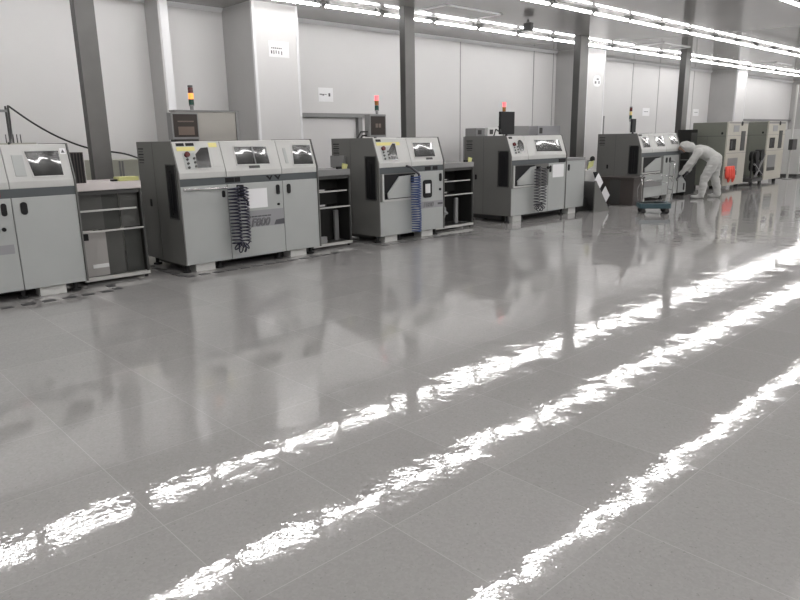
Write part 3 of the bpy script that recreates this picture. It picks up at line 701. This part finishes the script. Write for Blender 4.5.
# boxes behind the long machine
t = thing('equipment_cabinet', 'low grey equipment cabinet behind the long machine with white items on top', 'cabinet', (10.27, 8.75, 0))
MB().box(0, 2.95, 0, 0.36, 0.04, 1.50).build('body', 'midgrey', t, bevel=0.01)
MB().box(0.0, 2.95, 0.03, 0.33, 0, 0.04).build('plinth', 'darkgrey', t)
for a, b, z, m, lab in ((10.30, 10.58, 1.66, 'midgrey', 'grey control box on the cabinet behind the long machine'), (10.66, 11.25, 1.67, 'white', 'white case on the cabinet behind the black monitor'), (11.32, 12.04, 1.70, 'midgrey', 'grey case on the cabinet beyond the black monitor'), (12.35, 13.2, 1.70, 'labelgrey', 'pale grey case on the cabinet before the third column')):
    o = MB().box(a, b, 8.80, 9.08, 1.50, z).build('equipment_case', m, bevel=0.008); tag(o, lab, 'case', 'cases behind the long machine')
    MB().box(a+0.06, a+0.16, 8.792, 8.80, 1.54, z-0.04).build('case_panel', 'darkgrey', o)

# ------------------------------------------------------------------ beyond the long machine
t = thing('reject_chute', 'grey sloping chute at the low cabinet end of the long machine', 'chute', (11.77, 7.0, 0))
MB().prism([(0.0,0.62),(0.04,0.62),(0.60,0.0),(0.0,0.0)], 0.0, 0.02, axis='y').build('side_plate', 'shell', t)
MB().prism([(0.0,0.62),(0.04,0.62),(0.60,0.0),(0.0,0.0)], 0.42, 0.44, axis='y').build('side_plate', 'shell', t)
MB().slab([(0.04,0.02,0.60),(0.58,0.02,0.0),(0.58,0.42,0.0),(0.04,0.42,0.60)], (0.74,0,0.67), 0.012).build('slide', 'midgrey', t)
t = thing('tag_post', 'short post with a yellow green tag at the end of the long machine', 'post', (12.55, 7.62, 0))
MB().box(-0.14, 0.22, 0.0, 0.4, 0, 0.78).build('box', 'hood', t, bevel=0.008)
MB().cyl((0.02,0.05,0.78),(0.02,0.05,0.98),0.015,8).build('pole', 'midgrey', t)
MB().ellipsoid((0.14,0.02,1.0),(0.06,0.05,0.06)).cyl((0.02,0.05,0.96),(0.14,0.02,0.98),0.012,8).build('knob', 'black', t, smooth=True)
MB().prism([(-0.12,0.80),(0.10,0.86),(0.12,0.97),(-0.06,0.94)], -0.03, -0.02, axis='y').build('card', 'tag', t)
t = thing('leaning_board', 'black board leaning behind the chute and carrying two white papers', 'board', (12.45, 7.50, 0))
MB().slab([(0.10,0,0.74),(0.22,0,0.74),(0.70,0,0.02),(0.55,0,0.02)], (0,1,0), 0.03).build('board', 'black', t)
MB().box(0.5, 0.75, -0.02, 0.12, 0.0, 0.02).build('foot', 'black', t)
for k, (cx, cz, lab) in enumerate(((12.70, 0.53, 'upper of two white papers tilted on the leaning black board'), (13.00, 0.24, 'lower of two white papers tilted on the leaning black board'))):
    o = MB().slab([(cx, 7.488, cz+0.19), (cx+0.20, 7.488, cz-0.02), (cx+0.02, 7.488, cz-0.20), (cx-0.17, 7.488, cz+0.02)], (0,-1,0), 0.004).build('paper_sheet', 'paper')
    tag(o, lab, 'paper')
t = thing('brown_bin', 'dark brown bin on the floor against the side of the three window machine', 'bin', (13.38, 7.05, 0))
MB().box(0, 0.48, 0, 0.80, 0.0, 0.575).build('body', 'brownbox', t, bevel=0.02)
MB().box(-0.012, 0.492, -0.012, 0.812, 0.555, 0.595).build('lid', 'brownbox', t, bevel=0.01)
MB().box(-0.006, 0.0, 0.30, 0.55, 0.02, 0.54).build('label_panel', 'darkgrey', t)

t = thing('dark_cabinet', 'black equipment cabinet in the gap before the cabinet with red gloves', 'cabinet', (17.98, 7.95, 0))
MB().box(0, 0.42, 0, 0.35, 0.06, 1.58).build('body', 'rackdark', t, bevel=0.01)
MB().box(0.03, 0.39, -0.012, 0, 0.12, 1.50).build('door', 'paneldark', t)
MB().box(0.33, 0.36, -0.03, -0.012, 0.7, 0.9).build('door_handle', 'midgrey', t)
MB().box(0.03, 0.39, 0.03, 0.32, 0, 0.06).build('plinth', 'black', t)
t = thing('black_crate', 'black crate on the floor behind the bending person', 'crate', (16.45, 7.32, 0))
MB().box(0, 0.58, 0, 0.40, 0, 0.85).build('body', 'rackdark', t, bevel=0.015)
MB().box(-0.015, 0.595, -0.015, 0.415, 0.80, 0.84).build('rim', 'black', t)
# ------------------------------------------------------------------ the two tall green-grey cabinets with beige fronts
def tall_cabinet(x0, W, H, label, goods):
    t = thing('tall_cabinet', label, 'cabinet', (x0, 7.25, 0), 'tall green grey cabinets')
    b = MB().box(0.0, W, 0.02, 0.92, 0.09, H).build('body', 'greenbody', t, bevel=0.008)
    MB().box(-0.004, 0.0, 0.03, 0.91, 1.395, 1.405).box(-0.004, 0.0, 0.50, 0.505, 0.12, 1.39).build('side_joint', 'darkgrey', b)
    MB().prism(rounded_rect(0.10, 0.15, 1.44, 1.50, 0.02), -0.012, 0.0).build('side_latch', 'black', b)
    f = MB().box(-0.01, W+0.01, -0.02, 0.02, 0.10, H+0.01).build('front_panel', 'beige', t, bevel=0.006)
    for a, b_, c, d in ((0.02, 1.36, 1.72, H-0.005), (0.0, W, 0.945, 0.955), (0.0, W, 1.40, 1.41)):
        MB().box(a, b_, -0.024, -0.02, c, d).build('panel_joint', 'midgrey', f)
    MB().box(0.35, 0.72, -0.026, -0.02, 1.50, 1.67).build('top_vent', 'labelgrey', f)
    MB().box(0.18, 0.58, -0.026, -0.02, 1.02, 1.32).build('front_window', 'glass', f)
    MB().box(0.24, 0.34, -0.03, -0.026, 1.06, 1.28).build('window_plate', 'darkgrey', f)
    MB().box(0.90, 1.18, -0.03, -0.02, 1.0, 1.52).build('door_slot', 'darkgrey', f)
    MB().box(0.14, 0.80, -0.026, -0.02, 0.46, 0.82).build('lower_window', 'midgrey', f)
    MB().box(0.14, 0.80, -0.03, -0.026, 0.36, 0.46).build('lower_sill', 'darkgrey', f)
    MB().cyl((0.9,-0.03,H-0.04),(0.9,-0.02,H-0.04),0.06,10).build('top_latch', 'black', f)
    for u in (0.1, W-0.1):
        for y in (0.12, 0.8): MB().cyl((u,y,0),(u,y,0.11),0.05,12).build('caster', 'rubber', t)
    return t, f
c5, f5 = tall_cabinet(18.58, 1.33, 1.755, 'tall green grey cabinet with red gloves hanging on its beige front', True)
c6, f6 = tall_cabinet(21.5, 1.40, 1.77, 'tall green grey cabinet standing beyond the one with red gloves', False)
t = thing('red_gloves', 'red rubber gloves hanging on the beige front of a tall cabinet', 'gloves', (18.24, 7.14, 0))
MB().cyl((0.12,0,0.53),(0.86,0,0.50),0.012,8).build('hanging_bar', 'chrome', t)
for k, (u, l) in enumerate(((0.18,0.20),(0.32,0.30),(0.46,0.22),(0.60,0.31))):
    MB().tube([(u,-0.02,0.62),(u+0.02,-0.03,0.50),(u+0.03,-0.035,0.50-l*0.6),(u+0.02,-0.03,0.50-l)], [0.035,0.045,0.055,0.02], 10).build('glove', 'redgoods', t, smooth=True)
# dark feeder cart between the cabinets
t = thing('feeder_cart', 'dark feeder cart with reels between the two tall cabinets', 'cart', (20.12, 6.98, 0))
MB().box(0.05, 0.85, 0.1, 0.75, 0.12, 0.22).build('base', 'darkgrey', t)
for u in (0.12, 0.78):
    MB().box(u-0.02, u+0.02, 0.15, 0.19, 0.22, 0.95).build('post', 'darkgrey', t)
    MB().cyl((u,0.12,0.06),(u,0.16,0.06),0.06,12).build('caster', 'rubber', t)
for u, z in ((0.25,0.82),(0.62,0.86),(0.30,0.55),(0.66,0.42)):
    MB().cyl((u,0.08,z),(u,0.26,z),0.15,18).build('reel', 'black', t)
MB().cyl((0.85,0.1,0.86),(0.25,0.1,0.24),0.03,8).cyl((0.1,0.1,0.62),(0.8,0.1,0.28),0.025,8).build('feeder_arm', 'midgrey', t)
MB().box(0.05, 0.85, 0.7, 0.75, 0.22, 1.0).build('back_plate', 'darkgrey', t)
# far end of the line
t = thing('control_post', 'steel post carrying a dark control box beyond the last tall cabinet', 'post', (23.95, 7.35, 0))
MB().cyl((0,0,0),(0,0,2.9),0.035,12).build('pole', 'rackbar', t)
MB().box(-0.30, 0.12, -0.14, -0.02, 0.92, 1.25).build('control_box', 'darkgrey', t, bevel=0.01)
MB().cyl((0,0,0),(0,0,0.02),0.14,16).build('base_plate', 'midgrey', t)
t = thing('pale_cabinet', 'pale grey equipment cabinet at the far end of the line', 'cabinet', (25.3, 7.45, 0))
MB().box(0, 2.2, 0, 0.9, 0.08, 1.55).build('body', 'hood', t, bevel=0.01)
MB().box(0.1, 1.0, -0.012, 0, 0.15, 1.0).box(1.1, 2.1, -0.012, 0, 0.15, 1.0).build('door', 'face', t)
MB().box(0.2, 1.6, -0.012, 0, 1.15, 1.45).build('window', 'glass', t)
MB().box(0.05, 2.15, 0.04, 0.86, 0, 0.08).build('plinth', 'darkgrey', t)
t = thing('guard_rail', 'low steel guard rail on the floor past the control post', 'rail', (24.2, 7.0, 0))
for u in (0.0, 1.6, 3.2): MB().cyl((u,0,0),(u,0,0.42),0.02,8).build('post', 'midgrey', t)
MB().cyl((0,0,0.40),(3.2,0,0.40),0.022,8).build('rail', 'midgrey', t)

# ------------------------------------------------------------------ floor marking tape in front of the wide machine
def dashes(label, segs, grp='dashed floor marking'):
    m = MB()
    for (xa, ya, xb, yb) in segs:
        n = max(1, int(math.hypot(xb-xa, yb-ya) / 0.17)); d = Vector((xb-xa, yb-ya, 0)); L = d.length; d.normalize(); p = Vector((-d.y, d.x, 0))
        for k in range(n):
            a = Vector((xa, ya, 0)) + d*(L*k/n); b = a + d*0.11; w = p*0.04
            m.slab([a-w, b-w, b+w, a+w], (0,0,1), 0.003)
    structure('floor_marking', m, 'tape')
dashes('dashed dark tape on the floor around the wide machine', [(3.28, 8.3, 3.28, 7.10), (3.28, 7.10, 5.55, 7.10), (5.45, 7.10, 5.5, 7.4)])
dashes('dashed dark tape on the floor before the machine at the view edge', [(1.2, 7.02, 2.5, 7.02), (2.5, 7.02, 2.5, 7.4)])
dashes('dashed dark tape on the floor around the narrow machine', [(6.28, 8.2, 6.28, 7.1), (6.28, 7.1, 7.9, 7.1)])

# ------------------------------------------------------------------ platform trolley
t = thing('platform_trolley', 'teal platform trolley with a wire push handle in front of the three window machine', 'trolley', (12.42, 6.10, 0), rz=math.atan2(-0.79, 0.61))
MB().prism(rounded_rect(-0.29, 0.29, -0.22, 0.22, 0.05), 0.105, 0.20, axis='z').build('deck', 'teal', t, bevel=0.008)
MB().prism(rounded_rect(-0.28, 0.20, -0.16, 0.16, 0.03), 0.195, 0.20, axis='z').build('deck_mat', 'midgrey', t)
for sx in (-0.215, 0.215):
    for sy in (-0.15, 0.15):
        c = MB().box(sx-0.035, sx+0.035, sy-0.035, sy+0.035, 0.098, 0.105).box(sx-0.03, sx+0.03, sy-0.033, sy-0.026, 0.04, 0.10).box(sx-0.03, sx+0.03, sy+0.026, sy+0.033, 0.04, 0.10).build('caster_fork', 'darkgrey', t)
        MB().cyl((sx, sy-0.024, 0.047), (sx, sy+0.024, 0.047), 0.047, 18).build('wheel', 'rubber', c)
hp = []
MB().tube(sag([(0.28,-0.19,0.19),(0.285,-0.19,0.60),(0.29,-0.19,0.90),(0.292,-0.13,0.97),(0.292,0.0,0.98),(0.292,0.13,0.97),(0.29,0.19,0.90),(0.285,0.19,0.60),(0.28,0.19,0.19)], 6), 0.012, 8).build('push_handle', 'chrome', t, smooth=True)
MB().cyl((0.286,-0.19,0.70),(0.286,0.19,0.70),0.008,8).cyl((0.283,-0.19,0.45),(0.283,0.19,0.45),0.008,8).build('handle_rail', 'chrome', t)
MB().tube(sag([(-0.26,-0.18,0.19),(-0.27,-0.18,0.55),(-0.25,-0.1,0.72),(0.0,-0.05,0.74),(0.2,-0.1,0.70),(0.28,-0.18,0.60)], 6), 0.006, 8).tube(sag([(-0.26,0.18,0.19),(-0.27,0.18,0.50),(-0.1,0.12,0.62),(0.28,0.18,0.55)], 6), 0.006, 8).build('wire_guard', 'chrome', t, smooth=True)

# ------------------------------------------------------------------ the person in white cleanroom clothes, bending to the machine
def skin_mesh(name, verts, edges, radii, root=0, sub=2, fuse=0.0):
    me = bpy.data.meshes.new(name + '_cage'); me.from_pydata(verts, edges, [])
    o = bpy.data.objects.new(name + '_cage', me); COL.objects.link(o)
    s = o.modifiers.new('skin', 'SKIN')
    sv = me.skin_vertices[0].data
    for i, r in enumerate(radii):
        sv[i].radius = (r, r) if not isinstance(r, tuple) else r
        sv[i].use_root = (i == root)
    s.use_smooth_shade = True
    u = o.modifiers.new('sub', 'SUBSURF'); u.levels = sub; u.render_levels = sub
    if fuse:
        v_ = o.modifiers.new('fuse', 'REMESH'); v_.mode = 'VOXEL'; v_.voxel_size = fuse; v_.use_smooth_shade = True
    dg = bpy.context.evaluated_depsgraph_get()
    out = bpy.data.meshes.new_from_object(o.evaluated_get(dg)); out.name = name
    bpy.data.objects.remove(o); bpy.data.meshes.remove(me)
    return out
person = thing('person', 'person in a white hooded coverall bending forward with one arm reaching down', 'person', (16.02, 6.58, 0), rz=math.atan2(0.923, -0.385))
# local frame: +x is the way the person faces, +y their left-hand side (towards the camera), z up
B = MB()
def limb(pts, rad, seg=14):
    """tapered round limb through the joints, closed by a ball at each joint"""
    for a, b, ra, rb in zip(pts, pts[1:], rad, rad[1:]):
        a, b = Vector(a), Vector(b); B.tube([a, b], [ra, rb], seg)
    for p_, r in zip(pts, rad): B.ellipsoid(p_, (r, r, r), 14, 10)
limb([(-0.10, 0, 0.90), (0.02, 0, 0.985), (0.15, 0, 1.06), (0.26, 0, 1.10), (0.36, 0, 1.13), (0.44, 0, 1.17), (0.53, 0, 1.195), (0.585, 0, 1.205)],
     [0.158, 0.150, 0.155, 0.130, 0.085, 0.112, 0.122, 0.100], 18)
B.ellipsoid((-0.10, 0, 0.89), (0.15, 0.19, 0.15), 18, 12); B.ellipsoid((0.16, 0, 1.06), (0.16, 0.21, 0.14), 18, 12)
B.ellipsoid((0.26, 0, 1.08), (0.11, 0.20, 0.10), 18, 12)
for s_, fx in ((1, 0.18), (-1, -0.17)):
    limb([(-0.11 + fx*0.15, s_*0.11, 0.84), (-0.03 + fx*0.60, s_*0.15, 0.48), (-0.05 + fx*0.85, s_*0.17, 0.27), (-0.06 + fx, s_*0.19, 0.10)], [0.128, 0.100, 0.088, 0.070])
    limb([(-0.075 + fx, s_*0.19, 0.052), (0.03 + fx, s_*0.20, 0.050), (0.13 + fx, s_*0.21, 0.045)], [0.050, 0.048, 0.040])
wl = (0.60, 0.20, 0.57); wr_ = (0.44, -0.14, 0.62)
limb([(0.26, 0.17, 1.06), (0.42, 0.23, 0.80), wl], [0.100, 0.076, 0.048])
limb([(0.26, -0.17, 1.06), (0.36, -0.22, 0.84), wr_], [0.100, 0.076, 0.048])
cage = B.build('body_cage', 'suit')
v_ = cage.modifiers.new('fuse', 'REMESH'); v_.mode = 'VOXEL'; v_.voxel_size = 0.013
sm = cage.modifiers.new('ease', 'SMOOTH'); sm.factor = 0.5; sm.iterations = 7
me = bpy.data.meshes.new_from_object(cage.evaluated_get(bpy.context.evaluated_depsgraph_get())); me.name = 'body'
bpy.data.objects.remove(cage)
from mathutils import noise
nrm_ = [v.normal.copy() for v in me.vertices]
for v, n_ in zip(me.vertices, nrm_):
    c = v.co.copy(); a = 0.016 if c.z < 0.85 else 0.008
    v.co = c + n_ * (a * noise.noise(Vector((c.x*8, c.y*8, c.z*20))) + 0.010 * noise.noise(Vector((c.x*5+3, c.y*5, c.z*9))))
    if v.co.z < 0.003: v.co.z = 0.003
for p_ in me.polygons: p_.use_smooth = True
me.materials.clear(); me.materials.append(M['suit'])
body = bpy.data.objects.new('body', me); COL.objects.link(body); body.parent = person
# hood edge, face, mask and eyes: the face looks forward and down
rt = Matrix.Rotation(math.radians(50), 4, 'Y')
MB().ellipsoid((0.605, 0.0, 1.140), (0.085, 0.078, 0.10), 20, 14, rt).build('face', 'skin', person, smooth=True)
MB().ellipsoid((0.622, 0.0, 1.105), (0.070, 0.070, 0.075), 18, 12, rt).build('face_mask', 'mask', person, smooth=True)
MB().ellipsoid((0.690, 0.0, 1.120), (0.018, 0.012, 0.02), 10, 8).build('nose', 'skin', person, smooth=True)
for s in (-1, 1):
    MB().ellipsoid((0.684, s*0.032, 1.150), (0.010, 0.014, 0.008), 10, 8).build('eye', 'black', person, smooth=True)
MB().tube([(0.575 + 0.085*math.cos(a), 0.105*math.sin(a), 1.165 + 0.085*math.cos(a)*0.8) for a in [2*PI*k/24 for k in range(25)]], 0.018, 8).build('hood_rim', 'suit', person, smooth=True)
# gloved hands: palm, four fingers and a thumb each, curled downward
def hand(w, side):
    hv, he, hr = [], [], []
    def k_(p, r, par=None):
        hv.append((w[0]+p[0], w[1]+p[1], w[2]+p[2])); hr.append(r); i = len(hv)-1
        if par is not None: he.append((par, i))
        return i
    a = k_((-0.02, 0, 0.03), 0.036); b = k_((0.02, 0, -0.035), 0.030, a); c = k_((0.05, 0, -0.075), 0.034, b)
    for i, (dy, l) in enumerate(((-0.033, 0.85), (-0.011, 1.0), (0.011, 0.95), (0.033, 0.75))):
        p = k_((0.055, dy, -0.085), 0.011, c); q = k_((0.075+0.01*l, dy*1.15, -0.085-0.035*l), 0.0105, p)
        r = k_((0.078, dy*1.2, -0.085-0.065*l), 0.0095, q); k_((0.066, dy*1.2, -0.085-0.088*l), 0.008, r)
    p = k_((0.03, -side*0.035, -0.055), 0.014, b); q = k_((0.06, -side*0.055, -0.08), 0.012, p); k_((0.078, -side*0.05, -0.105), 0.0095, q)
    m = skin_mesh('glove', hv, he, hr, 0, 1); m.materials.append(M['glove'])
    o = bpy.data.objects.new('glove', m); COL.objects.link(o); o.parent = person
hand(wl, 1); hand(wr_, -1)
MB().tube([(wl[0]-0.10, wl[1]-0.005, wl[2]+0.125), (wl[0]+0.0, wl[1], wl[2]+0.01)], [0.056, 0.044], 12).build('glove_cuff', 'glove', person, smooth=True)

# ------------------------------------------------------------------ world and view
w = bpy.data.worlds.new('world'); SC.world = w; w.use_nodes = True
w.node_tree.nodes['Background'].inputs[0].default_value = (0.5, 0.5, 0.5, 1)
w.node_tree.nodes['Background'].inputs[1].default_value = 0.0
SC.view_settings.view_transform = 'Standard'; SC.view_settings.look = 'None'
SC.view_settings.exposure = 0.0; SC.view_settings.gamma = 1.0
try: SC.view_settings.use_curve_mapping = False
except Exception: pass
SC.cycles.use_denoising = True
SC.cycles.max_bounces = 10
SC.cycles.diffuse_bounces = 6
